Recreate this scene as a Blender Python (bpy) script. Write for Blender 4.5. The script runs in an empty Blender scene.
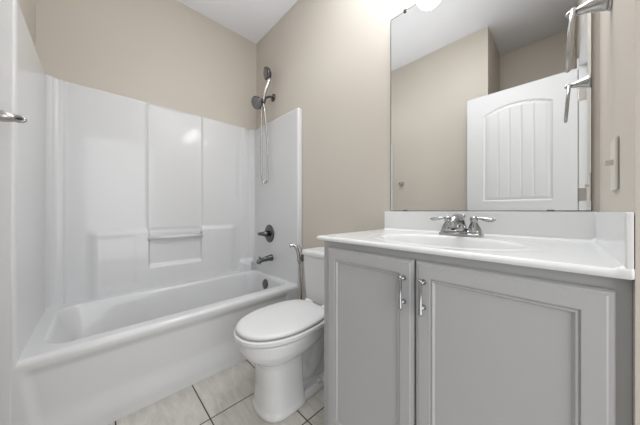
import bpy, bmesh, math, random
from mathutils import Vector, Matrix
random.seed(4)
S = bpy.context.scene
C = S.collection
R = math.radians

# ---------------------------------------------------------------- camera
cam_data = bpy.data.cameras.new('camera')
cam = bpy.data.objects.new('camera', cam_data)
C.objects.link(cam)
cam.location = (0, 0, 1.0)
cam.rotation_euler = (R(90), 0, R(46.26))
cam_data.sensor_width = 36
cam_data.lens = 36 * 232.02 / 640
cam_data.shift_y = -1.4 / 640
cam_data.clip_start = 0.01
S.camera = cam

# ---------------------------------------------------------------- light
W = bpy.data.worlds.new('world'); S.world = W
W.use_nodes = True
W.node_tree.nodes['Background'].inputs[0].default_value = (0.9, 0.95, 1, 1)
W.node_tree.nodes['Background'].inputs[1].default_value = 0.3

def area(name, loc, rot, sx, sy, power, col=(1, 1, 1)):
    d = bpy.data.lights.new(name, 'AREA'); d.shape = 'RECTANGLE'
    d.size = sx; d.size_y = sy; d.energy = power; d.color = col
    o = bpy.data.objects.new(name, d); C.objects.link(o)
    o.location = loc; o.rotation_euler = rot
    return o
# added fill lamps, no fixtures: first a wall-sized one shining through the doorway
area('hall_fill', (1.36, 0.1, 1.25), (0, R(90), 0), 2.3, 2.4, 42, (0.92, 0.965, 1))
area('ceiling_fill', (-0.50, 0.80, 2.74), (0, 0, 0), 0.6, 0.36, 13, (0.92, 0.965, 1))  # added overhead fill without a fixture, kept out of view and mirror
sl = area('tub_fill', (-1.64, 0.22, 2.745), (R(12), R(-16), 0), 0.5, 0.5, 3.5, (0.92, 0.965, 1))  # added unseen fill above the tub, tilted towards the vanity
sl.data.spread = R(110)
fl = area('bounce_fill', (-1.05, 0.46, 1.50), (R(180), 0, 0), 1.3, 0.8, 3.6, (0.92, 0.965, 1))  # added unseen lamp facing up, brightens the room off the ceiling
fl.data.spread = R(115)

S.view_settings.view_transform = 'Standard'
S.view_settings.look = 'None'
S.view_settings.gamma = 1
S.view_settings.use_curve_mapping = False
S.view_settings.exposure = 0.05
GLOBE_GLOW = 10.0

# ---------------------------------------------------------------- materials
def mat(name, col, rough=0.5, metal=0.0, spec=0.5, noise=None, bump=None, coat=0.0):
    m = bpy.data.materials.new(name); m.use_nodes = True
    nt = m.node_tree; b = nt.nodes['Principled BSDF']
    b.inputs['Base Color'].default_value = (*col, 1)
    b.inputs['Roughness'].default_value = rough
    b.inputs['Metallic'].default_value = metal
    b.inputs['Specular IOR Level'].default_value = spec
    b.inputs['Coat Weight'].default_value = coat
    b.inputs['Coat Roughness'].default_value = 0.08
    tc = nt.nodes.new('ShaderNodeTexCoord')
    if noise:
        sc, amt = noise
        n = nt.nodes.new('ShaderNodeTexNoise'); n.inputs['Scale'].default_value = sc
        n.inputs['Detail'].default_value = 4
        nt.links.new(tc.outputs['Object'], n.inputs['Vector'])
        r = nt.nodes.new('ShaderNodeMapRange')
        r.inputs['To Min'].default_value = 1 - amt; r.inputs['To Max'].default_value = 1 + amt
        nt.links.new(n.outputs['Fac'], r.inputs['Value'])
        mx = nt.nodes.new('ShaderNodeVectorMath'); mx.operation = 'SCALE'
        mx.inputs[0].default_value = col
        nt.links.new(r.outputs[0], mx.inputs['Scale'])
        nt.links.new(mx.outputs[0], b.inputs['Base Color'])
    if bump:
        sc, st = bump
        n = nt.nodes.new('ShaderNodeTexNoise'); n.inputs['Scale'].default_value = sc
        nt.links.new(tc.outputs['Object'], n.inputs['Vector'])
        bp = nt.nodes.new('ShaderNodeBump'); bp.inputs['Strength'].default_value = st
        bp.inputs['Distance'].default_value = 0.002
        nt.links.new(n.outputs['Fac'], bp.inputs['Height'])
        nt.links.new(bp.outputs[0], b.inputs['Normal'])
    return m

M = {}
M['wall'] = mat('beige_wall_paint', (0.61, 0.560, 0.498), 0.6, noise=(3, 0.02), bump=(180, 0.12))
M['ceiling'] = mat('white_ceiling_paint', (0.84, 0.84, 0.86), 0.8, noise=(4, 0.02), bump=(120, 0.1))
M['trim'] = mat('white_trim_paint', (0.66, 0.66, 0.668), 0.35, noise=(5, 0.015))
M['acrylic'] = mat('white_fibreglass', (0.72, 0.72, 0.73), 0.34, noise=(2, 0.01), bump=(5, 0.06), coat=0.65)
M['ceramic'] = mat('white_ceramic', (0.78, 0.78, 0.78), 0.1, noise=(2, 0.01))
M['seat'] = mat('white_seat_plastic', (0.77, 0.77, 0.77), 0.22, noise=(2, 0.01))
M['marble'] = mat('white_cultured_marble', (0.80, 0.80, 0.80), 0.12, noise=(6, 0.015))
M['cabinet'] = mat('grey_cabinet_paint', (0.47, 0.47, 0.475), 0.38, noise=(5, 0.015))
M['chrome'] = mat('chrome', (0.42, 0.42, 0.43), 0.10, 1.0, noise=(8, 0.02))
M['nickel'] = mat('brushed_nickel', (0.50, 0.49, 0.48), 0.26, 1.0, noise=(30, 0.05))
M['spray'] = mat('grey_spray_face', (0.22, 0.22, 0.225), 0.35, 0.6, noise=(60, 0.3))
M['dark'] = mat('dark_edge_hole_shade', (0.04, 0.04, 0.042), 0.5, noise=(20, 0.05))
M['dark_metal'] = mat('dark_nickel', (0.15, 0.15, 0.153), 0.2, 1.0, noise=(30, 0.05))
M['mirror'] = mat('mirror_silver', (0.90, 0.91, 0.91), 0.0, 1.0, noise=(2, 0.002))
M['plastic'] = mat('ivory_plastic', (0.62, 0.58, 0.51), 0.3, noise=(5, 0.01))
M['shadow_gap'] = mat('cabinet_inside', (0.10, 0.10, 0.10), 0.8, noise=(5, 0.02))
M['hall_floor'] = mat('hall_floor', (0.35, 0.3, 0.25), 0.5, noise=(5, 0.1))

def glass_shade():
    m = mat('lit_opal_glass', (0.8, 0.8, 0.8), 0.2, noise=(6, 0.01))
    b = m.node_tree.nodes['Principled BSDF']
    b.inputs['Emission Color'].default_value = (1, 0.985, 0.96, 1)
    b.inputs['Emission Strength'].default_value = GLOBE_GLOW
    return m
M['shade'] = glass_shade()

def tile_mat():
    m = bpy.data.materials.new('floor_tile'); m.use_nodes = True
    nt = m.node_tree; L = nt.links; b = nt.nodes['Principled BSDF']
    def N(t, **k):
        n = nt.nodes.new(t)
        for a, v in k.items(): setattr(n, a, v)
        return n
    tc = N('ShaderNodeTexCoord'); sp = N('ShaderNodeSeparateXYZ'); L.new(tc.outputs['Object'], sp.inputs[0])
    def mth(op, a, bb=None):
        n = N('ShaderNodeMath', operation=op)
        for i, v in enumerate((a, bb)):
            if v is None: continue
            if isinstance(v, (int, float)): n.inputs[i].default_value = v
            else: L.new(v, n.inputs[i])
        return n.outputs[0]
    T = 0.331
    cells = []; masks = []
    for out, off in ((sp.outputs['X'], 0.841), (sp.outputs['Y'], -0.391)):
        q = mth('DIVIDE', mth('ADD', out, off + 10 * T), T)
        fr = mth('FRACT', q); cells.append(mth('FLOOR', q))
        d = mth('MINIMUM', fr, mth('SUBTRACT', 1, fr))
        masks.append(mth('LESS_THAN', d, 0.0085))
    grout = mth('MAXIMUM', masks[0], masks[1])
    # per tile shift of the streaks
    cv = N('ShaderNodeCombineXYZ'); L.new(cells[0], cv.inputs[0]); L.new(cells[1], cv.inputs[1])
    wn = N('ShaderNodeTexWhiteNoise'); L.new(cv.outputs[0], wn.inputs['Vector'])
    sc = N('ShaderNodeVectorMath', operation='SCALE'); L.new(wn.outputs['Color'], sc.inputs[0]); sc.inputs['Scale'].default_value = 9
    ad = N('ShaderNodeVectorMath', operation='ADD'); L.new(tc.outputs['Object'], ad.inputs[0]); L.new(sc.outputs[0], ad.inputs[1])
    mp = N('ShaderNodeMapping'); mp.inputs['Scale'].default_value = (5, 22, 1); mp.inputs['Rotation'].default_value = (0, 0, 0.35)
    L.new(ad.outputs[0], mp.inputs[0])
    n1 = N('ShaderNodeTexNoise'); n1.inputs['Scale'].default_value = 1; n1.inputs['Detail'].default_value = 8
    n1.inputs['Roughness'].default_value = 0.65; n1.inputs['Distortion'].default_value = 1.2
    L.new(mp.outputs[0], n1.inputs['Vector'])
    cr = N('ShaderNodeValToRGB'); e = cr.color_ramp.elements
    e[0].position = 0.3; e[0].color = (0.50, 0.472, 0.43, 1)
    e[1].position = 0.72; e[1].color = (0.68, 0.652, 0.605, 1)
    L.new(n1.outputs['Fac'], cr.inputs[0])
    mx = N('ShaderNodeMix', data_type='RGBA'); L.new(grout, mx.inputs[0])
    L.new(cr.outputs[0], mx.inputs[6]); mx.inputs[7].default_value = (0.055, 0.048, 0.043, 1)
    L.new(mx.outputs[2], b.inputs['Base Color'])
    rr = N('ShaderNodeMapRange'); L.new(grout, rr.inputs['Value']); rr.inputs['To Min'].default_value = 0.32; rr.inputs['To Max'].default_value = 0.9
    L.new(rr.outputs[0], b.inputs['Roughness'])
    bp = N('ShaderNodeBump'); bp.inputs['Distance'].default_value = 0.002; bp.inputs['Strength'].default_value = 0.6
    inv = mth('SUBTRACT', 1, grout); L.new(inv, bp.inputs['Height']); L.new(bp.outputs[0], b.inputs['Normal'])
    return m
M['tile'] = tile_mat()

# ---------------------------------------------------------------- helpers
def obj(name, bm, m, parent=None, smooth=False, bevel=0, seg=3, recalc=True):
    if recalc: bmesh.ops.recalc_face_normals(bm, faces=bm.faces)
    me = bpy.data.meshes.new(name); bm.to_mesh(me); bm.free()
    me.materials.append(M[m])
    if smooth:
        for p in me.polygons: p.use_smooth = True
    o = bpy.data.objects.new(name, me); C.objects.link(o)
    if parent:
        o.parent = parent
        o.matrix_parent_inverse = Matrix.Translation(-parent.location)
    if bevel:
        b = o.modifiers.new('bevel', 'BEVEL'); b.width = bevel; b.segments = seg; b.limit_method = 'ANGLE'
        b.angle_limit = R(40)
        for p in me.polygons: p.use_smooth = True
        wn = o.modifiers.new('wn', 'WEIGHTED_NORMAL')
    return o
def thing(name, label, cat, loc, group=None):
    o = bpy.data.objects.new(name, None); C.objects.link(o)
    o.empty_display_size = 0.05; o.location = loc
    o['label'] = label; o['category'] = cat
    if group: o['group'] = group
    return o
def tag(o, label, cat, group=None):
    o['label'] = label; o['category'] = cat
    if group: o['group'] = group
    return o
def structure(o):
    o['kind'] = 'structure'; return o
def box(bm, x0, x1, y0, y1, z0, z1):
    vs = [bm.verts.new((x, y, z)) for x in (x0, x1) for y in (y0, y1) for z in (z0, z1)]
    for f in ((0, 1, 3, 2), (4, 6, 7, 5), (0, 4, 5, 1), (2, 3, 7, 6), (0, 2, 6, 4), (1, 5, 7, 3)):
        bm.faces.new([vs[i] for i in f])
def bxm(*b):
    bm = bmesh.new()
    for q in b: box(bm, *q)
    return bm
def lathe(bm, prof, origin, axis, n=28, caps=True):
    """prof: list of (distance along axis, radius)"""
    a = Vector(axis).normalized()
    t = Vector((0, 0, 1)) if abs(a.z) < 0.9 else Vector((1, 0, 0))
    e1 = a.cross(t).normalized(); e2 = a.cross(e1)
    o = Vector(origin); rings = []
    for d, r in prof:
        r = max(r, 1e-4)
        rings.append([bm.verts.new(o + a * d + (e1 * math.cos(k * 2 * math.pi / n) + e2 * math.sin(k * 2 * math.pi / n)) * r) for k in range(n)])
    for A, B in zip(rings, rings[1:]):
        for k in range(n):
            bm.faces.new((A[k], A[(k + 1) % n], B[(k + 1) % n], B[k]))
    if caps:
        bm.faces.new(rings[0][::-1]); bm.faces.new(rings[-1])
def catmull(P, n=8):
    P = [Vector(p) for p in P]; out = []
    Q = [P[0] * 2 - P[1]] + P + [P[-1] * 2 - P[-2]]
    for i in range(1, len(Q) - 2):
        for k in range(n):
            t = k / n
            a, b, c, d = Q[i - 1:i + 3]
            out.append(0.5 * ((2 * b) + (c - a) * t + (2 * a - 5 * b + 4 * c - d) * t * t + (3 * b - a - 3 * c + d) * t ** 3))
    out.append(P[-1]); return out
def tube(bm, pts, r, n=14, closed=False, flat=None):
    pts = [Vector(p) for p in pts]; N = len(pts)
    rr = r if isinstance(r, (list, tuple)) else [r] * N
    rings = []; prev = None
    for i, p in enumerate(pts):
        if closed: d = pts[(i + 1) % N] - pts[i - 1]
        else: d = pts[min(i + 1, N - 1)] - pts[max(i - 1, 0)]
        d.normalize()
        if prev is None:
            t = Vector((0, 0, 1)) if abs(d.z) < 0.9 else Vector((1, 0, 0))
            e = d.cross(t).normalized()
        else:
            e = (prev - d * prev.dot(d)).normalized()
        prev = e; f = d.cross(e)
        rings.append([bm.verts.new(p + (e * math.cos(k * 2 * math.pi / n) + f * math.sin(k * 2 * math.pi / n)) * rr[i]) for k in range(n)])
    M_ = N if closed else N - 1
    for i in range(M_):
        A, B = rings[i], rings[(i + 1) % N]
        for k in range(n): bm.faces.new((A[k], A[(k + 1) % n], B[(k + 1) % n], B[k]))
    if not closed:
        bm.faces.new(rings[0][::-1]); bm.faces.new(rings[-1])
def rprof(pts, n=8): # interpolate radii alongside catmull
    out = []
    for a, b in zip(pts, pts[1:]):
        out += [a + (b - a) * (3 * (k / n) ** 2 - 2 * (k / n) ** 3) for k in range(n)]
    return out + [pts[-1]]
def grid(bm, nu, nv, fn):
    V = [[bm.verts.new(fn(i / nu, j / nv)) for j in range(nv + 1)] for i in range(nu + 1)]
    for i in range(nu):
        for j in range(nv):
            bm.faces.new((V[i][j], V[i + 1][j], V[i + 1][j + 1], V[i][j + 1]))
    return V
def ss(a, b, x):
    if a == b: return 1.0 if x >= b else 0.0
    t = min(1, max(0, (x - a) / (b - a))); return t * t * (3 - 2 * t)
def win(x, a, b, s): # smooth window
    return ss(a - s / 2, a + s / 2, x) * (1 - ss(b - s / 2, b + s / 2, x))
def superloop(cx, cy, ax, ay0, ay1, n=64, p=2.3, p1=None):
    """closed outline: half width ax, ay0 towards -y, ay1 towards +y"""
    out = []
    for k in range(n):
        t = 2 * math.pi * k / n
        c, s_ = math.cos(t), math.sin(t)
        pp = p if s_ < 0 else (p1 or p)
        x = math.copysign(abs(c) ** (2 / pp), c) * ax
        y = math.copysign(abs(s_) ** (2 / pp), s_) * (ay0 if s_ < 0 else ay1)
        out.append((cx + x, cy + y))
    return out
def loft(bm, loops, cap=True):
    rings = [[bm.verts.new(p) for p in L] for L in loops]
    for A, B in zip(rings, rings[1:]):
        n = len(A)
        for k in range(n): bm.faces.new((A[k], A[(k + 1) % n], B[(k + 1) % n], B[k]))
    if cap:
        bm.faces.new(rings[0][::-1]); bm.faces.new(rings[-1])

# ---------------------------------------------------------------- room shell
XA, YP, XR, YL, ZC = -2.219, 1.2, 0.085, -0.274, 2.7515
XO, YAL = -0.487, -0.876          # outside corner of the alcove, back of the alcove
DY0, DY1 = -0.118, 0.655          # doorway in the right wall
T = 0.115
bm = bxm((XA - T, XR + 0.0001, YAL - T, YP + T, -0.1, 0.0)); structure(obj('floor', bm, 'tile'))
bm = bxm((XA - T, XR + T, YAL - T, YP + T, ZC, ZC + 0.1)); structure(obj('ceiling', bm, 'ceiling'))
structure(obj('wall_left', bxm((XA - T, XA, YL - T, YP + T, 0, ZC)), 'wall'))
structure(obj('wall_back', bxm((XA, XR + T, YP, YP + T, 0, ZC)), 'wall'))
structure(obj('wall_front', bxm((XA, XO, YL - T, YL, 0, ZC), (XO - T, XO, YAL - T, YL - T, 0, ZC)), 'wall'))
structure(obj('wall_alcove', bxm((XO, XR + T, YAL - T, YAL, 0, ZC)), 'wall'))
structure(obj('wall_right', bxm((XR, XR + T, DY1, YP, 0, ZC), (XR, XR + T, YAL, DY0 - 0.018, 0, ZC),
                                (XR, XR + T, DY0 - 0.018, DY1, 2.065, ZC)), 'wall'))
# hall outside the doorway
structure(obj('floor_hall', bxm((XR + 0.0001, 1.5, -1.4, 1.7, -0.1, 0.0)), 'hall_floor'))
structure(obj('ceiling_hall', bxm((XR + T, 1.5, -1.4, 1.7, ZC, ZC + 0.1)), 'ceiling'))
structure(obj('wall_hall', bxm((1.4, 1.5, -1.4, 1.7, 0, ZC), (XR + T, 1.4, 1.6, 1.7, 0, ZC), (XR + T, 1.4, -1.4, -1.3, 0, ZC),
                               (XR, XR + T, -1.3, YAL - T, 0, ZC), (XR + 0.001, XR + T, YP + T, 1.6, 0, ZC)), 'wall'))
# door lining on the hinge side and head, with stop
tr = bxm((XR - 0.004, XR + T + 0.004, DY0 - 0.018, DY0, 0, 2.047), (XR - 0.004, XR + T + 0.004, DY0, DY1, 2.047, 2.065),
         (XR + 0.045, XR + 0.08, DY0, DY0 + 0.010, 0, 2.047))
structure(obj('trim_1', tr, 'trim', bevel=0.0015, seg=2))
tr = bxm((XR - 0.012, XR, DY0 - 0.075, DY0 - 0.012, 0, 2.11))
structure(obj('trim_2', tr, 'trim', bevel=0.004, seg=2))

# baseboards
structure(obj('baseboard_back', bxm((-1.464, -0.70, 1.188, 1.2, 0, 0.085)), 'trim', bevel=0.004))
structure(obj('baseboard_front', bxm((-1.464, XO + 0.012, YL, YL + 0.012, 0, 0.085), (XO, XO + 0.012, YAL, YL, 0, 0.085)), 'trim', bevel=0.004))
structure(obj('baseboard_alcove', bxm((XO + 0.012, XR, YAL, YAL + 0.012, 0, 0.085)), 'trim', bevel=0.004))

# ---------------------------------------------------------------- open door (seen in the mirror)
DX0, DX1, DF = -0.6185, 0.076, -0.119    # free edge, hinge edge, face
door = bpy.data.objects.new('door_1', None); C.objects.link(door); door.location = (DX1, DF - 0.018, 0.01)
door['kind'] = 'structure'
def door_depth(x, z):
    w = DX1 - DX0
    s = (x - DX0) / w
    m = 0.125
    def panel(a, b, z0, ztop, off):
        ze = ztop(s)
        d = min((x - DX0 - a), (DX0 + b - x), (z - z0), (ze - z)) - off
        return d
    top1 = lambda s: 1.835 + 0.075 * max(0, 1 - ((s - 0.5) / 0.36) ** 2)
    top2 = lambda s: 0.90
    d = max(panel(m, w - m, 1.085, top1, 0), panel(m, w - m, 0.22, top2, 0))
    dep = 0.0
    dep += 0.008 * ss(0, 0.012, d) - 0.005 * ss(0.012, 0.034, d)
    if d > 0.034:
        pit = (w - 2 * m - 0.068) / 5
        q = ((x - DX0 - m - 0.034) / pit) % 1.0
        q = min(q, 1 - q) * pit
        dep += 0.004 * (1 - ss(0.001, 0.006, q))
    return dep
bm = bmesh.new()
NX, NZ = 150, 190
grid(bm, NX, NZ, lambda a, b: (DX0 + (DX1 - DX0) * a, DF - door_depth(DX0 + (DX1 - DX0) * a, 0.01 + 2.025 * b), 0.01 + 2.025 * b))
box(bm, DX0, DX1, DF - 0.035, DF - 0.0002 - 0.012, 0.01, 2.035)
for x0, x1, z0, z1 in ((DX0, DX0 + 0.001, 0.01, 2.035), (DX1 - 0.001, DX1, 0.01, 2.035), (DX0, DX1, 0.01, 0.011), (DX0, DX1, 2.034, 2.035)):
    box(bm, x0, x1, DF - 0.013, DF - 0.0002, z0, z1)
o = obj('door_slab', bm, 'trim', door, recalc=False); 
for p in o.data.polygons: p.use_smooth = False
for z in (1.84, 1.12, 0.25):
    bm = bmesh.new()
    lathe(bm, [(0, 0.003), (0.002, 0.0055), (0.088, 0.0055), (0.09, 0.003)], (DX1 + 0.0045, DF - 0.006, z - 0.045), (0, 0, 1), 12)
    box(bm, DX1 + 0.005, DX1 + 0.042, DF - 0.0005, DF + 0.003, z - 0.045, z + 0.045)
    obj('hinge', bm, 'nickel', door)

# ---------------------------------------------------------------- tub and surround
XF, XB = -1.464, -2.199
YI0, YI1, ZT, ZR = -0.229, 1.156, 1.834, 0.41
unit = thing('tub_shower_unit', 'white one piece moulded bathtub with three sided glossy wall surround', 'bathtub', (-1.84, 0.47, 0))
# inner U path of the surround, with rounded corners; each point has inward normal
rc = 0.055
path = []
def addline(p, q, n, nrm):
    for k in range(n):
        t = k / n
        path.append((p[0] + (q[0] - p[0]) * t, p[1] + (q[1] - p[1]) * t, nrm[0], nrm[1]))
def addarc(cx, cy, r, a0, a1, n):
    for k in range(n):
        a = R(a0 + (a1 - a0) * k / n)
        path.append((cx + r * math.cos(a), cy + r * math.sin(a), -math.cos(a), -math.sin(a)))
addarc(XF - 0.012, YI1 + 0.012, 0.012, 0, -90, 6)     # rounded front edge (normals unused there)
for k in range(len(path)):
    x, y, nx, ny = path[k]; path[k] = (x, y, 0, 0)
n0 = len(path)
addline((XF - 0.012, YI1), (XB + rc, YI1), 26, (0, -1))
addarc(XB + rc, YI1 - rc, rc, 90, 180, 12)
addline((XB, YI1 - rc), (XB, YI0 + rc), 330, (1, 0))
addarc(XB + rc, YI0 + rc, rc, 180, 270, 12)
addline((XB + rc, YI0), (XF - 0.012, YI0), 26, (0, 1))
k0 = len(path)
addarc(XF - 0.012, YI0 - 0.012, 0.012, 90, 0, 6)
path.append((XF, YI0 - 0.012, 0, 0))
for k in range(k0, len(path)):
    x, y, _, _ = path[k]; path[k] = (x, y, 0, 0)
def relief(x, y, nx, z):
    d = 0.0
    if nx > 0.5:
        low = 1 - ss(0.835, 0.875, z)
        nic = win(y, 0.284, 0.655, 0.012) * ss(0.565, 0.59, z)
        d += 0.018 * low * win(y, -0.03, 0.95, 0.07) * (1 - nic)               # lower step with its ledge
        d -= 0.008 * win(y, 0.277, 0.663, 0.010) * ss(0.83, 0.86, z)  # centre panel slightly set back
        d += 0.005 * (math.exp(-((y - 0.270) / 0.005) ** 2) + math.exp(-((y - 0.670) / 0.005) ** 2)) * ss(0.87, 0.95, z)
        # towel niche
        d -= 0.008 * nic * low
        # faint sunk field left of the niche
        d -= 0.0025 * win(y, 0.0, 0.20, 0.04) * win(z, 0.46, 0.82, 0.05)
        # corner columns
        d += 0.018 * ss(1.035, 1.055, y) + 0.018 * (1 - ss(-0.165, -0.145, y))
        # flared foot in the tap corner
        d += 0.05 * ss(0.99, 1.06, y) * (1 - ss(0.47, 0.54, z))
        # slim sunk panel beside the tap corner
        d -= 0.006 * win(y, 0.985, 1.035, 0.01) * ss(1.10, 1.14, z) * (1 - ss(1.62, 1.7, z))
    return d
zs = [ZR - 0.03 + (ZT - 0.008 - ZR + 0.03) * k / 190 for k in range(191)]
bm = bmesh.new()
rings = []
for z in zs:
    rings.append([bm.verts.new((x + nx * relief(x, y, nx, z), y + ny * relief(x, y, nx, z), z)) for (x, y, nx, ny) in path])
# rounded top lip going back to the room wall
def out(p, f):
    x, y, nx, ny = p
    X = XA + 0.0015; Y1 = YP - 0.0015; Y0 = YL + 0.0015
    if (nx, ny) == (0, 0): tx, ty = x, (Y1 if y > 0.5 else Y0)
    else:
        tx = X if nx > 0.3 else x; ty = Y1 if ny < -0.3 else (Y0 if ny > 0.3 else y)
    return (x + (tx - x) * f, y + (ty - y) * f)
for f, dz in ((0.12, 0.005), (0.35, 0.008), (1.0, 0.008), (1.0, -1.42)):
    rings.append([bm.verts.new((*out(p, f), ZT - 0.008 + dz)) for p in path])
for A, B in zip(rings, rings[1:]):
    for k in range(len(path) - 1):
        bm.faces.new((A[k], A[k + 1], B[k + 1], B[k]))
bm.normal_update()
# front faces of the two wings (flange)
surround = obj('wall_surround', bm, 'acrylic', unit, smooth=True)
obj('front_flange', bxm((XF - 0.03, XF, YI1 + 0.011, YP - 0.0015, 0, ZT - 0.001)), 'acrylic', unit, bevel=0.004)
obj('front_flange', bxm((XF - 0.03, XF, YL + 0.0015, YI0 - 0.011, 0, ZT - 0.001)), 'acrylic', unit, bevel=0.004)

# tub
BX0, BX1, BY0, BY1 = -2.115, -1.545, -0.17, 1.128
def deckz(x, y):
    r = 0.10
    cx, cy = (BX0 + BX1) / 2, (BY0 + BY1) / 2
    qx = abs(x - cx) - ((BX1 - BX0) / 2 - r); qy = abs(y - cy) - ((BY1 - BY0) / 2 - r)
    sd = math.hypot(max(qx, 0), max(qy, 0)) + min(max(qx, qy), 0) - r
    d = -sd
    wl = 0.10 + 0.16 * (1 - ss(-0.15, 0.15, y)) * 1.0
    z = ZR - 0.335 * (1 - (1 - min(1, max(0, d / wl))) ** 2.2)
    return z
bm = bmesh.new()
xs = [XF - 0.02 - (XF - 0.02 - (XB - 0.012)) * k / 110 for k in range(111)]
ys = [YI0 - 0.012 + (YI1 - YI0 + 0.024) * k / 190 for k in range(191)]
def apr(y, z):
    """front face offset of the apron (recess) """
    slant = 0.012 + 0.05 * (0.38 - z) / 0.38
    side = ss(YI0 + slant - 0.012, YI0 + slant + 0.02, y) * (1 - ss(YI1 - 0.115, YI1 - 0.09, y))
    rec = ss(0.05, 0.17, z) * (1 - ss(0.33, 0.375, z))
    return -0.013 * rec * side - 0.006 * ss(0.37, 0.02, z)
prof_rings = []
# apron rows bottom -> top, then rounded rim, then deck rows
az = [0.0005 + 0.385 * k / 60 for k in range(61)]
for z in az: prof_rings.append([(XF - 0.0015 + apr(y, z), y, z) for y in ys])
for k in range(1, 7):
    a = R(90 * k / 6)
    prof_rings.append([(XF - 0.0015 - 0.0245 * (1 - math.cos(a)) + apr(y, 0.4) * 0, y, 0.3855 + 0.0245 * math.sin(a)) for y in ys])
for x in xs[2:]: prof_rings.append([(x, y, deckz(x, y)) for y in ys])
V = [[bm.verts.new(p) for p in r] for r in prof_rings]
for A, B in zip(V, V[1:]):
    for k in range(len(ys) - 1): bm.faces.new((A[k], A[k + 1], B[k + 1], B[k]))
tub = obj('tub', bm, 'acrylic', unit, smooth=True)
# towel bar in the niche
bm = bmesh.new(); tube(bm, [(XB + 0.022, 0.276, 0.792), (XB + 0.022, 0.663, 0.792)], 0.0135, 16)
obj('grab_bar', bm, 'acrylic', unit, smooth=True)
bm = bmesh.new(); lathe(bm, [(0, 0.010), (0.006, 0.010), (0.007, 0.008)], (XB + 0.030, 0.652, 0.815), (0, -1, 0), 14)
ec = obj('bar_end_cap', bm, 'nickel', unit, smooth=False); ec['label'] = 'small grey metal end cap'
# overflow plate
bm = bmesh.new()
lathe(bm, [(0, 0.042), (0.006, 0.044), (0.009, 0.038), (0.011, 0.014), (0.019, 0.013), (0.020, 0.004)], (-1.890, 1.114, 0.330), (0, -1, 0.16), 26)
ov = obj('overflow_plate', bm, 'dark_metal', unit, smooth=True); ov['label'] = 'round grey metal overflow plate'
bm = bmesh.new(); lathe(bm, [(0, 0.036), (0.004, 0.036), (0.006, 0.03), (0.006, 0.01), (0.012, 0.009)], (-1.86, 0.93, 0.073), (0, 0, 1), 24)
dr = obj('drain', bm, 'nickel', unit, smooth=False); dr['label'] = 'metal drain ring'

# ---------------------------------------------------------------- shower fittings
sh = thing('shower_set', 'grey metal shower arm with round fixed head and hose-fed handheld head', 'shower', (-1.89, 1.2, 2.07))
bm = bmesh.new(); lathe(bm, [(0, 0.036), (0.004, 0.036), (0.010, 0.028), (0.016, 0.013)], (-1.89, 1.199, 2.07), (0, -1, 0))
obj('flange', bm, 'dark_metal', sh, smooth=True)
bm = bmesh.new(); tube(bm, catmull([(-1.89, 1.195, 2.07), (-1.89, 1.16, 2.068), (-1.89, 1.12, 2.045), (-1.885, 1.095, 2.015)], 6), 0.0105)
obj('shower_arm', bm, 'dark_metal', sh, smooth=True)
bm = bmesh.new()
lathe(bm, [(-0.024, 0.015), (-0.018, 0.021), (0.018, 0.021), (0.024, 0.015)], (-1.885, 1.09, 2.005), (0, 0.35, 1), 22)
lathe(bm, [(0, 0.016), (0.03, 0.016), (0.036, 0.013)], (-1.885, 1.09, 2.005), (0.0, -1, -0.12), 18)
obj('diverter', bm, 'dark_metal', sh, smooth=True)
hc, ha = Vector((-1.905, 1.052, 1.985)), Vector((0.22, -0.86, -0.48)).normalized()
bm = bmesh.new()
lathe(bm, [(-0.02, 0.014), (-0.008, 0.02), (0.004, 0.045), (0.013, 0.055), (0.028, 0.0575), (0.033, 0.054)], hc, ha, 32)
fh = obj('fixed_head', bm, 'dark_metal', sh, smooth=True)
bm = bmesh.new()
lathe(bm, [(0, 0.049), (0.003, 0.048), (0.004, 0.036), (0.0065, 0.034), (0.0065, 0.016), (0.009, 0.014), (0.009, 0.001)], hc + ha * 0.0325, ha, 32)
obj('spray_face', bm, 'spray', fh)
bm = bmesh.new()
tube(bm, catmull([(-1.885, 1.085, 1.985), (-1.872, 1.090, 2.05), (-1.858, 1.105, 2.12), (-1.848, 1.122, 2.18), (-1.848, 1.125, 2.225)], 6), rprof([0.012, 0.0155, 0.0155, 0.015, 0.022], 6), 18)
hh = obj('handheld_handle', bm, 'nickel', sh, smooth=True)
bm = bmesh.new()
p0 = Vector((-1.852, 1.118, 2.250)); ax = Vector((-0.22, -0.93, -0.22)).normalized()
lathe(bm, [(-0.028, 0.014), (-0.020, 0.034), (-0.006, 0.050), (0.014, 0.056), (0.024, 0.053), (0.026, 0.044), (0.028, 0.042), (0.028, 0.002)], p0, ax, 32)
hd = obj('handheld_head', bm, 'dark_metal', sh, smooth=True)
bm = bmesh.new(); lathe(bm, [(0, 0.041), (0.002, 0.040), (0.002, 0.024), (0.004, 0.022), (0.004, 0.001)], p0 + ax * 0.0275, ax, 28)
obj('spray_face', bm, 'spray', hd)
bm = bmesh.new()
tube(bm, catmull([(-1.895, 1.085, 1.975), (-1.903, 1.080, 1.90), (-1.910, 1.082, 1.70), (-1.912, 1.084, 1.45), (-1.910, 1.086, 1.33), (-1.900, 1.094, 1.272),
                  (-1.884, 1.103, 1.256), (-1.866, 1.112, 1.272), (-1.856, 1.118, 1.33), (-1.858, 1.116, 1.55), (-1.868, 1.106, 1.80), (-1.878, 1.094, 1.93), (-1.885, 1.087, 1.985)], 8), 0.0078, 10)
obj('hose', bm, 'nickel', sh, smooth=True)

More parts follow.
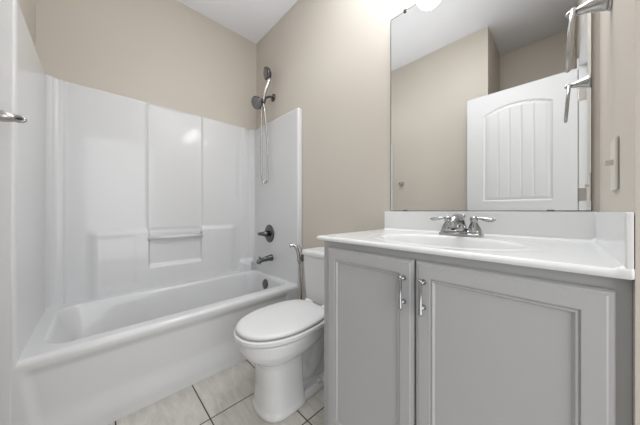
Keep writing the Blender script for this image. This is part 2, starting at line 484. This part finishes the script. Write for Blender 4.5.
va = thing('shower_valve', 'round grey metal shower valve plate with a lever pointing left', 'shower valve', (-1.889, YI1, 0.791))
bm = bmesh.new(); lathe(bm, [(0, 0.083), (0.004, 0.083), (0.009, 0.075), (0.012, 0.045), (0.014, 0.030)], (-1.889, YI1, 0.791), (0, -1, 0), 40)
obj('escutcheon', bm, 'dark_metal', va, smooth=True)
bm = bmesh.new(); lathe(bm, [(0.010, 0.028), (0.045, 0.026), (0.062, 0.022), (0.068, 0.012)], (-1.889, YI1, 0.791), (0, -1, 0), 28)
tube(bm, [(-1.889, YI1 - 0.05, 0.791), (-1.92, YI1 - 0.066, 0.790), (-1.945, YI1 - 0.076, 0.788), (-1.958, YI1 - 0.080, 0.787)], [0.022, 0.017, 0.015, 0.008], 14)
obj('lever', bm, 'dark_metal', va, smooth=True)
sp = thing('tub_spout', 'short grey metal tub spout with diverter knob below the round valve', 'faucet', (-1.85, YI1, 0.572))
bm = bmesh.new()
pp = [(-1.85, YI1, 0.572), (-1.85, YI1 - 0.012, 0.572), (-1.85, YI1 - 0.05, 0.570), (-1.85, YI1 - 0.10, 0.563), (-1.85, YI1 - 0.128, 0.555), (-1.85, YI1 - 0.138, 0.535)]
tube(bm, catmull(pp, 5), rprof([0.031, 0.029, 0.024, 0.020, 0.021, 0.019], 5), 24)
obj('spout_body', bm, 'dark_metal', sp, smooth=True)
bm = bmesh.new(); lathe(bm, [(0, 0.004), (0.012, 0.004), (0.014, 0.0085), (0.022, 0.0085), (0.024, 0.005)], (-1.85, YI1 - 0.122, 0.572), (0, -0.1, 1), 14)
obj('diverter_knob', bm, 'dark_metal', sp, smooth=True)

# ---------------------------------------------------------------- toilet
TX = -1.040
toilet = thing('toilet', 'white two-piece toilet with closed lid between tub and vanity', 'toilet', (TX, 0.85, 0))
bm = bmesh.new()
def L3(loop, z): return [(x, y, z) for x, y in loop]
def sec(z, w, yf, yb, p=2.4, p1=3.0, cy=None):
    cy = cy if cy is not None else yf + (yb - yf) * 0.45
    return L3(superloop(TX, cy, w, cy - yf, yb - cy, 56, p, p1), z)
# front column and bowl
loft(bm, [sec(0.0, 0.122, 0.564, 0.80, 2.5, 7), sec(0.018, 0.122, 0.563, 0.80, 2.5, 7), sec(0.035, 0.115, 0.571, 0.795, 2.5, 7), sec(0.12, 0.108, 0.580, 0.79, 2.4, 7), sec(0.235, 0.105, 0.574, 0.79, 2.4, 7),
          sec(0.262, 0.112, 0.560, 0.81, 2.4, 4), sec(0.285, 0.136, 0.528, 0.88), sec(0.312, 0.157, 0.498, 0.93),
          sec(0.335, 0.168, 0.486, 0.96), sec(0.365, 0.175, 0.479, 0.97, 2.2), sec(0.383, 0.176, 0.478, 0.97, 2.2), sec(0.388, 0.170, 0.484, 0.965, 2.2)])
# foot
loft(bm, [sec(0.0, 0.108, 0.60, 1.13, 2.6, 4), sec(0.028, 0.106, 0.60, 1.13, 2.6, 4), sec(0.045, 0.098, 0.61, 1.12, 2.6, 4)])
# slim web and trapway
loft(bm, [sec(0.03, 0.055, 0.74, 1.09, 4, 4), sec(0.36, 0.06, 0.74, 1.09, 4, 4)])
tube(bm, catmull([(TX, 0.80, 0.13), (TX, 0.86, 0.11), (TX, 0.91, 0.15), (TX, 0.955, 0.24), (TX, 1.01, 0.285), (TX, 1.065, 0.235), (TX, 1.08, 0.13), (TX, 1.08, 0.03)], 6), 0.074, 24)
# rear deck under the tank
loft(bm, [sec(0.30, 0.10, 0.86, 1.16, 4, 5), sec(0.345, 0.13, 0.85, 1.165, 4, 5), sec(0.392, 0.14, 0.85, 1.165, 4, 5), sec(0.398, 0.135, 0.86, 1.16, 4, 5)])
bowl = obj('bowl', bm, 'ceramic', toilet, smooth=True)
rm = bowl.modifiers.new('remesh', 'REMESH'); rm.mode = 'VOXEL'; rm.voxel_size = 0.005; rm.use_smooth_shade = True
sm = bowl.modifiers.new('smooth', 'SMOOTH'); sm.iterations = 4; sm.factor = 0.6
def seatloop(k, z, y1=0.0):
    return L3(superloop(TX, 0.725, 0.183 * k + 0.0, 0.262 + 0.183 * (k - 1), 0.245 + 0.183 * (k - 1) + y1, 72, 2.15, 2.9), z)
bm = bmesh.new()
loft(bm, [seatloop(0.975, 0.3925), seatloop(1.0, 0.396), seatloop(1.0, 0.411), seatloop(0.975, 0.4155)])
obj('seat', bm, 'seat', toilet, bevel=0)
bm = bmesh.new()
loft(bm, [seatloop(0.93, 0.4215), seatloop(0.950, 0.4235), seatloop(0.950, 0.431), seatloop(0.935, 0.4370), seatloop(0.86, 0.4410), seatloop(0.5, 0.4430), seatloop(0.15, 0.4435)])
obj('lid', bm, 'seat', toilet, smooth=True)
for s in (-1, 1):
    bm = bmesh.new(); tube(bm, [(TX + s * 0.045, 0.972, 0.424), (TX + s * 0.105, 0.972, 0.424)], 0.014, 18)
    box(bm, TX + s * 0.075 - 0.022, TX + s * 0.075 + 0.022, 0.955, 0.992, 0.4035, 0.420)
    obj('hinge', bm, 'seat', toilet, bevel=0.003)
    bm = bmesh.new(); lathe(bm, [(0, 0.017), (0.012, 0.016), (0.019, 0.010), (0.021, 0.003)], (TX + s * 0.088, 0.90, 0.040), (s * 0.15, 0, 1), 18)
    obj('bolt_cap', bm, 'seat', toilet, smooth=True)
def rr(cx, cy, hx, hy, z, r=0.03, n=6):
    out = []
    for sx, sy, a0 in ((1, 1, 0), (-1, 1, 90), (-1, -1, 180), (1, -1, 270)):
        for k in range(n + 1):
            a = R(a0 + 90 * k / n)
            out.append((cx + sx * (hx - r) + r * math.cos(a), cy + sy * (hy - r) + r * math.sin(a), z))
    return out
TY = 1.096
bm = bmesh.new()
loft(bm, [rr(TX, TY, 0.165, 0.078, 0.403), rr(TX, TY, 0.172, 0.084, 0.42), rr(TX, TY, 0.185, 0.09, 0.60), rr(TX, TY, 0.189, 0.092, 0.705)])
obj('tank', bm, 'ceramic', toilet, bevel=0.006)
bm = bmesh.new()
loft(bm, [rr(TX, TY, 0.193, 0.095, 0.7055), rr(TX, TY, 0.198, 0.100, 0.710), rr(TX, TY, 0.198, 0.100, 0.727), rr(TX, TY, 0.192, 0.095, 0.738), rr(TX, TY, 0.17, 0.075, 0.742)])
obj('tank_lid', bm, 'ceramic', toilet, bevel=0)
for p in C.objects['tank_lid'].data.polygons: p.use_smooth = False

# bidet sprayer hung on the tank side
bd = thing('bidet_sprayer', 'chrome handheld bidet sprayer hanging on side of toilet tank', 'sprayer', (TX - 0.20, 1.03, 0.63))
BXs, BYs = TX - 0.236, 1.02
bm = bmesh.new()
box(bm, TX - 0.204, TX - 0.2005, BYs - 0.012, BYs + 0.012, 0.655, 0.7035)
box(bm, BXs - 0.01, TX - 0.2005, BYs - 0.014, BYs + 0.014, 0.650, 0.662)
lathe(bm, [(0, 0.013), (0.03, 0.017), (0.032, 0.013)], (BXs, BYs, 0.645), (0, 0, 1), 18)
obj('holder', bm, 'chrome', bd, bevel=0.001, seg=1)
bm = bmesh.new()
tube(bm, catmull([(BXs, BYs, 0.63), (BXs - 0.002, BYs, 0.67), (BXs - 0.012, BYs - 0.004, 0.715), (BXs - 0.022, BYs - 0.012, 0.748), (BXs - 0.036, BYs - 0.024, 0.757), (BXs - 0.054, BYs - 0.042, 0.759)], 6),
     rprof([0.010, 0.0125, 0.011, 0.011, 0.011, 0.0145], 6), 18)
obj('spray_handle', bm, 'chrome', bd, smooth=True)
bm = bmesh.new()
tube(bm, catmull([(BXs - 0.014, BYs + 0.006, 0.757), (BXs + 0.006, BYs + 0.010, 0.742), (BXs + 0.012, BYs + 0.010, 0.705)], 6), 0.004, 10)
obj('trigger', bm, 'chrome', bd, smooth=True)
bm = bmesh.new()
tube(bm, catmull([(BXs, BYs, 0.638), (BXs + 0.001, BYs + 0.002, 0.55), (BXs + 0.004, BYs + 0.01, 0.42), (BXs + 0.0, BYs + 0.02, 0.25), (BXs + 0.01, BYs + 0.05, 0.12), (BXs + 0.03, BYs + 0.10, 0.09),
                  (BXs + 0.05, BYs + 0.13, 0.14), (BXs + 0.055, 1.165, 0.19)], 8), 0.0075, 12)
obj('hose', bm, 'nickel', bd, smooth=True)
sv = thing('supply_valve', 'small chrome water stop valve on the wall behind toilet', 'valve', (BXs + 0.055, 1.19, 0.2))
bm = bmesh.new(); lathe(bm, [(0, 0.028), (0.004, 0.026), (0.006, 0.010), (0.03, 0.010)], (BXs + 0.055, 1.2, 0.2), (0, -1, 0), 20)
obj('escutcheon', bm, 'chrome', sv, smooth=True)
bm = bmesh.new(); lathe(bm, [(0, 0.008), (0.005, 0.02), (0.012, 0.02), (0.014, 0.01)], (BXs + 0.055, 1.16, 0.2), (-1, 0, 0), 12)
obj('handle', bm, 'chrome', sv, smooth=True)

# ---------------------------------------------------------------- vanity
VL, VR, VF, VD = -0.681, 0.0845, 0.676, 0.658   # cabinet sides, face frame front, door face
van = thing('vanity_cabinet', 'grey painted two-door bathroom vanity cabinet under white top', 'cabinet', (-0.3, 0.93, 0))
bm = bxm((VL, VL + 0.016, VF + 0.0205, 1.199, 0.0, 0.879), (VR - 0.016, VR, VF + 0.0205, 1.199, 0.0, 0.879), (VL + 0.016, VR - 0.016, 1.19, 1.199, 0.1, 0.879),
         (VL + 0.016, VR - 0.016, VF + 0.02, 1.19, 0.10, 0.116), (VL + 0.016, VR - 0.016, VF + 0.06, VF + 0.075, 0.0, 0.10))
obj('body', bm, 'cabinet', van)
bm = bxm((VL, VL + 0.038, VF, VF + 0.02, 0.0, 0.882), (VR - 0.038, VR, VF, VF + 0.02, 0.0, 0.882), (VL + 0.038, VR - 0.038, VF, VF + 0.02, 0.835, 0.882),
         (VL + 0.038, VR - 0.038, VF, VF + 0.02, 0.085, 0.125), (-0.31, -0.28, VF, VF + 0.02, 0.125, 0.835))
obj('face_frame', bm, 'cabinet', van)
def cab_door(x0, x1, hx):
    z0, z1 = 0.105, 0.858
    def dep(x, z):
        e = min(x - x0, x1 - x, z - z0, z1 - z)
        d = 0.006 * (1 - ss(0.0, 0.004, e)) + 0.003 * (1 - ss(0.008, 0.011, e))       # stepped outer edge
        ex = min(x - x0, x1 - x) - 0.041; ez = min(z - z0 - 0.034, z1 - z) - 0.044
        f = min(ex, ez)
        d += 0.004 * ss(0, 0.002, f) - 0.0025 * ss(0.003, 0.005, f) + 0.006 * ss(0.007, 0.012, f)
        return d
    def spaced(a, b, n, keys):
        pts = {a, b}
        for k in keys:
            for s in range(-2, 22):
                q = k + s * 0.001
                if a < q < b: pts.add(round(q, 5))
        for i in range(n): pts.add(round(a + (b - a) * i / n, 5))
        return sorted(pts)
    xs = spaced(x0, x1, 8, (x0, x1 - 0.019, x0 + 0.041, x1 - 0.041 - 0.019))
    zs = spaced(z0, z1, 10, (z0, z1 - 0.019, z0 + 0.078, z1 - 0.044 - 0.019))
    bm = bmesh.new()
    V = [[bm.verts.new((x, VD + dep(x, z), z)) for z in zs] for x in xs]
    for i in range(len(xs) - 1):
        for j in range(len(zs) - 1): bm.faces.new((V[i][j], V[i + 1][j], V[i + 1][j + 1], V[i][j + 1]))
    # sides and back
    yb = VF - 0.0008
    nx, nz = len(xs), len(zs)
    loop = [V[i][0] for i in range(nx)] + [V[-1][j] for j in range(1, nz)] + [V[i][-1] for i in range(nx - 2, -1, -1)] + [V[0][j] for j in range(nz - 2, 0, -1)]
    back = [bm.verts.new((v.co.x, yb, v.co.z)) for v in loop]
    n = len(loop)
    for k in range(n): bm.faces.new((loop[k], back[k], back[(k + 1) % n], loop[(k + 1) % n]))
    bm.faces.new(back)
    d = obj('door', bm, 'cabinet', van)
    # handle: bar on two posts with flared ends
    zt, zb = 0.806, 0.722
    yh = VD - 0.024
    bm = bmesh.new()
    lathe(bm, [(-0.006, 0.0052), (-0.004, 0.0066), (-0.001, 0.0064), (0.002, 0.0052), (0.042, 0.0052), (zt - zb - 0.002, 0.0052), (zt - zb + 0.001, 0.0064), (zt - zb + 0.004, 0.0066), (zt - zb + 0.006, 0.0052)], (hx, yh, zb), (0, 0, 1), 18)
    for z in (zt - 0.004, zb + 0.010):
        lathe(bm, [(0, 0.0075), (0.003, 0.0075), (0.006, 0.0045), (0.024, 0.004)], (hx, VD + 0.0005, z), (0, -1, 0), 16)
    h = obj('handle', bm, 'chrome', d, smooth=True)
    h['label'] = 'polished chrome bar handle'
    return d
cab_door(-0.649, -0.2985, -0.326)
cab_door(-0.2935, 0.0655, -0.268)

# countertop with moulded basin
ct = thing('sink_countertop', 'glossy white countertop with moulded oval basin and splashes', 'countertop', (-0.31, 0.93, 0.875))
TX0, TX1, TY0, TY1, TZ = -0.704, 0.0842, 0.653, 1.199, 0.8986
BCX, BCY, BA, BB = -0.295, 0.875, 0.222, 0.163
def topz(x, y):
    r = math.hypot((x - BCX) / BA, (y - BCY) / BB)
    z = TZ
    if r < 1: z -= 0.135 * (1 - r ** 2.6) ** 0.8 * ss(1.0, 0.86, r) + 0.0
    z += 0.0008 * math.exp(-((r - 1.04) / 0.03) ** 2)
    z -= 0.0008 * math.exp(-((r - 1.17) / 0.05) ** 2)
    z += 0.006 * ss(1.165, 1.18, y) + 0.006 * ss(TX1 - 0.022, TX1 - 0.011, x)
    return z
bm = bmesh.new()
nx, ny = 200, 140
xs = [TX0 + (TX1 - TX0) * i / nx for i in range(nx + 1)]; ys = [TY0 + (TY1 - TY0) * j / ny for j in range(ny + 1)]
def edge(x, y): # rounded outer edges front and left
    e = min(x - TX0, y - TY0); r = 0.007
    return 0 if e >= r else r - math.sqrt(max(0, r * r - (r - e) ** 2))
V = [[bm.verts.new((x, y, topz(x, y) - edge(x, y))) for y in ys] for x in xs]
for i in range(nx):
    for j in range(ny): bm.faces.new((V[i][j], V[i + 1][j], V[i + 1][j + 1], V[i][j + 1]))
loop = [V[i][0] for i in range(nx + 1)] + [V[-1][j] for j in range(1, ny + 1)] + [V[i][-1] for i in range(nx - 1, -1, -1)] + [V[0][j] for j in range(ny - 1, 0, -1)]
rings = [loop]
for dz, ins in ((0.8850, 0.0), (0.8825, 0.003)):
    rings.append([bm.verts.new((min(max(v.co.x, TX0 + ins), TX1 - ins), min(max(v.co.y, TY0 + ins), TY1 - ins), dz)) for v in loop])
n = len(loop)
for A, B in zip(rings, rings[1:]):
    for k in range(n): bm.faces.new((A[k], B[k], B[(k + 1) % n], A[(k + 1) % n]))
o = obj('countertop', bm, 'marble', ct, smooth=True, recalc=True)
obj('backsplash', bxm((TX0 + 0.001, TX1, 1.180, 1.199, 0.8985, 0.998)), 'marble', ct, bevel=0.003)
obj('side_splash', bxm((TX1 - 0.0095, TX1, 0.655, 1.1795, 0.8985, 0.998)), 'marble', ct, bevel=0.002)
bm = bmesh.new(); lathe(bm, [(0, 0.022), (0.003, 0.022), (0.004, 0.016), (0.004, 0.013), (0.009, 0.012), (0.010, 0.001)], (BCX, BCY, 0.768), (0, 0, 1), 24)
pp = obj('pop_up_drain', bm, 'chrome', ct, smooth=False)

# faucet (4 inch centreset)
FX, FY, FZ = -0.292, 1.085, TZ + 0.0006
fa = thing('sink_faucet', 'chrome centreset sink faucet with two lever handles', 'faucet', (FX, FY, FZ))
bm = bmesh.new()
loft(bm, [rr(FX, FY, 0.078, 0.028, FZ, 0.012), rr(FX, FY, 0.078, 0.028, FZ + 0.009, 0.012), rr(FX, FY, 0.073, 0.0235, FZ + 0.011, 0.011), rr(FX, FY, 0.073, 0.0235, FZ + 0.018, 0.011), rr(FX, FY, 0.070, 0.020, FZ + 0.022, 0.010)])
obj('base_plate', bm, 'chrome', fa, bevel=0.0015, seg=2)
for s in (-1, 1):
    bm = bmesh.new()
    lathe(bm, [(0, 0.026), (0.008, 0.0255), (0.020, 0.021), (0.034, 0.0135), (0.040, 0.0115), (0.046, 0.0135), (0.054, 0.0145), (0.060, 0.012), (0.064, 0.004)], (FX + s * 0.048, FY, FZ + 0.017), (0, 0, 1), 26)
    h = obj('handle', bm, 'chrome', fa, smooth=True)
    bm = bmesh.new()
    x0 = FX + s * 0.048; z0 = FZ + 0.069
    tube(bm, catmull([(x0, FY, z0), (x0 + s * 0.018, FY, z0 + 0.003), (x0 + s * 0.040, FY - 0.002, z0 - 0.001), (x0 + s * 0.058, FY - 0.004, z0 - 0.003), (x0 + s * 0.070, FY - 0.005, z0 - 0.001)], 6),
         rprof([0.006, 0.0050, 0.0080, 0.0085, 0.004], 6), 16)
    l = obj('lever', bm, 'chrome', h, smooth=True)
bm = bmesh.new()
lathe(bm, [(0, 0.024), (0.012, 0.0225), (0.03, 0.020)], (FX, FY, FZ + 0.017), (0, 0, 1), 24)
tube(bm, catmull([(FX, FY, FZ + 0.03), (FX, FY - 0.004, FZ + 0.052), (FX, FY - 0.026, FZ + 0.072), (FX, FY - 0.060, FZ + 0.074), (FX, FY - 0.092, FZ + 0.060), (FX, FY - 0.104, FZ + 0.040)], 7),
     rprof([0.019, 0.0185, 0.0175, 0.0155, 0.0135, 0.012], 7), 22)
obj('spout', bm, 'chrome', fa, smooth=True)
bm = bmesh.new(); lathe(bm, [(0, 0.003), (0.055, 0.003), (0.058, 0.007), (0.066, 0.008), (0.070, 0.004)], (FX + 0.004, FY + 0.020, FZ + 0.017), (0, 0.1, 1), 14)
obj('lift_rod', bm, 'chrome', fa, smooth=True)

# ---------------------------------------------------------------- mirror
MX0, MX1, MZ0, MZ1 = -0.6707, 0.0686, 1.0, 2.0776
mi = thing('wall_mirror', 'large frameless rectangular mirror on wall above vanity backsplash', 'mirror', (-0.30, 1.2, MZ0))
o = obj('mirror_glass', bxm((MX0 + 0.0012, MX1 - 0.0012, 1.1945, 1.1995, MZ0 + 0.0012, MZ1 - 0.0012)), 'mirror', mi)
fr = bxm((MX0, MX0 + 0.0018, 1.193, 1.1998, MZ0, MZ1), (MX1 - 0.0018, MX1, 1.193, 1.1998, MZ0, MZ1), (MX0, MX1, 1.193, 1.1998, MZ1 - 0.0018, MZ1), (MX0, MX1, 1.193, 1.1998, MZ0, MZ0 + 0.0022))
e = obj('mirror_edge', fr, 'dark', mi); e['label'] = 'thin dark edge of the mirror glass'
for x in (-0.585, -0.03):
    obj('clip', bxm((x - 0.008, x + 0.008, 1.188, 1.1995, MZ1 - 0.008, MZ1 + 0.006)), 'dark_metal', mi, bevel=0.001, seg=1)
for x in (-0.585, -0.03):
    obj('clip', bxm((x - 0.010, x + 0.010, 1.188, 1.1995, MZ0 - 0.001, MZ0 + 0.005)), 'dark_metal', mi, bevel=0.001, seg=1)

# ---------------------------------------------------------------- vanity light above the mirror (seen in it)
vl = thing('vanity_light', 'three lit white glass globes on a nickel bar above the mirror', 'lamp', (-0.31, 1.2, 2.30))
obj('wall_bar', bxm((-0.56, -0.06, 1.17, 1.1995, 2.25, 2.33)), 'nickel', vl, bevel=0.008)
for x in (-0.50, -0.31, -0.12):
    bm = bmesh.new()
    tube(bm, catmull([(x, 1.175, 2.29), (x, 1.13, 2.32), (x, 1.09, 2.325), (x, 1.08, 2.30)], 5), 0.008, 12)
    lathe(bm, [(0, 0.030), (0.025, 0.030), (0.027, 0.018)], (x, 1.08, 2.254), (0, 0, 1), 20)
    obj('socket', bm, 'nickel', vl, smooth=True)
    bm = bmesh.new()
    lathe(bm, [(-0.072 * math.cos(R(a)), 0.072 * math.sin(R(a))) for a in range(0, 160, 8)], (x, 1.08, 2.190), (0, 0, 1), 32)
    obj('globe', bm, 'shade', vl, smooth=True)

# ---------------------------------------------------------------- wall fittings
def arm_post(t, wall, dirv, hole_axis, blind, length=0.066, k=1.0):
    """tapered metal arm growing from a round wall plate to a pierced eye"""
    d = Vector(dirv); w = Vector(wall)
    bm = bmesh.new()
    lathe(bm, [(0, 0.029), (0.003, 0.029), (0.006, 0.0265)], w, d, 30)
    obj('wall_plate', bm, 'nickel', t, smooth=True)
    bm = bmesh.new()
    h = Vector(hole_axis).normalized(); up = d.cross(h).normalized()
    L = length - 0.018
    lathe(bm, [(0.004, 0.0260), (0.012, 0.0245), (0.024, 0.0195), (0.036, 0.0150 * k), (L, 0.0100 * k), (L + 0.004, 0.006 * k)], w, d, 28)
    eye = w + d * (length - 0.009)
    ring = [eye + d * math.cos(a) * 0.0105 * k + up * math.sin(a) * 0.0065 * k for a in [2 * math.pi * k / 28 for k in range(28)]]
    tube(bm, ring, 0.0042 * k, 12, closed=True)
    obj('arm', bm, 'nickel', t, smooth=True)
    if blind:
        bm = bmesh.new()
        loft(bm, [[tuple(eye + d * math.cos(a) * 0.009 * k + up * math.sin(a) * 0.005 * k + h * q) for a in [2 * math.pi * k / 24 for k in range(24)]] for q in (-0.002, 0.0005)])
        q = obj('socket', bm, 'dark', t); q['label'] = 'dark disc standing in for the shaded hole in the arm tip'  # shade inside the blind hole, put in as a dark disc
    return eye
tr = thing('towel_ring', 'brushed nickel towel ring on the wall beside the mirror', 'towel ring', (XR, 0.928, 1.535))
eye = arm_post(tr, (XR, 0.928, 1.535), (-1, 0, 0), (0, 1, 0), False, 0.074)
bm = bmesh.new()
rad = 0.075
pts = []
for k in range(64):
    a = 2 * math.pi * k / 64
    yy = math.sin(a) * 0.056; zz = math.cos(a) * rad - rad
    pts.append((eye.x + zz * 0.07, 0.928 + yy, 1.5375 + zz))
tube(bm, pts, 0.0055, 14, closed=True)
obj('ring', bm, 'nickel', tr, smooth=True)
rh = thing('robe_hook', 'empty brushed nickel holder arm sticking out beside the tub', 'hook', (-1.345, YL, 1.333))
arm_post(rh, (-1.345, YL, 1.330), (0, 1, 0), (1, 0, 0), True, 0.078, 1.3)

ls = thing('light_switch', 'ivory light switch plate on the side wall under towel ring', 'light switch', (XR, 0.848, 1.105))
obj('plate', bxm((XR - 0.006, XR - 0.0003, 0.812, 0.884, 1.047, 1.163)), 'plastic', ls, bevel=0.003)
obj('toggle', bxm((XR - 0.018, XR - 0.005, 0.843, 0.853, 1.105, 1.117)), 'plastic', ls, bevel=0.002)
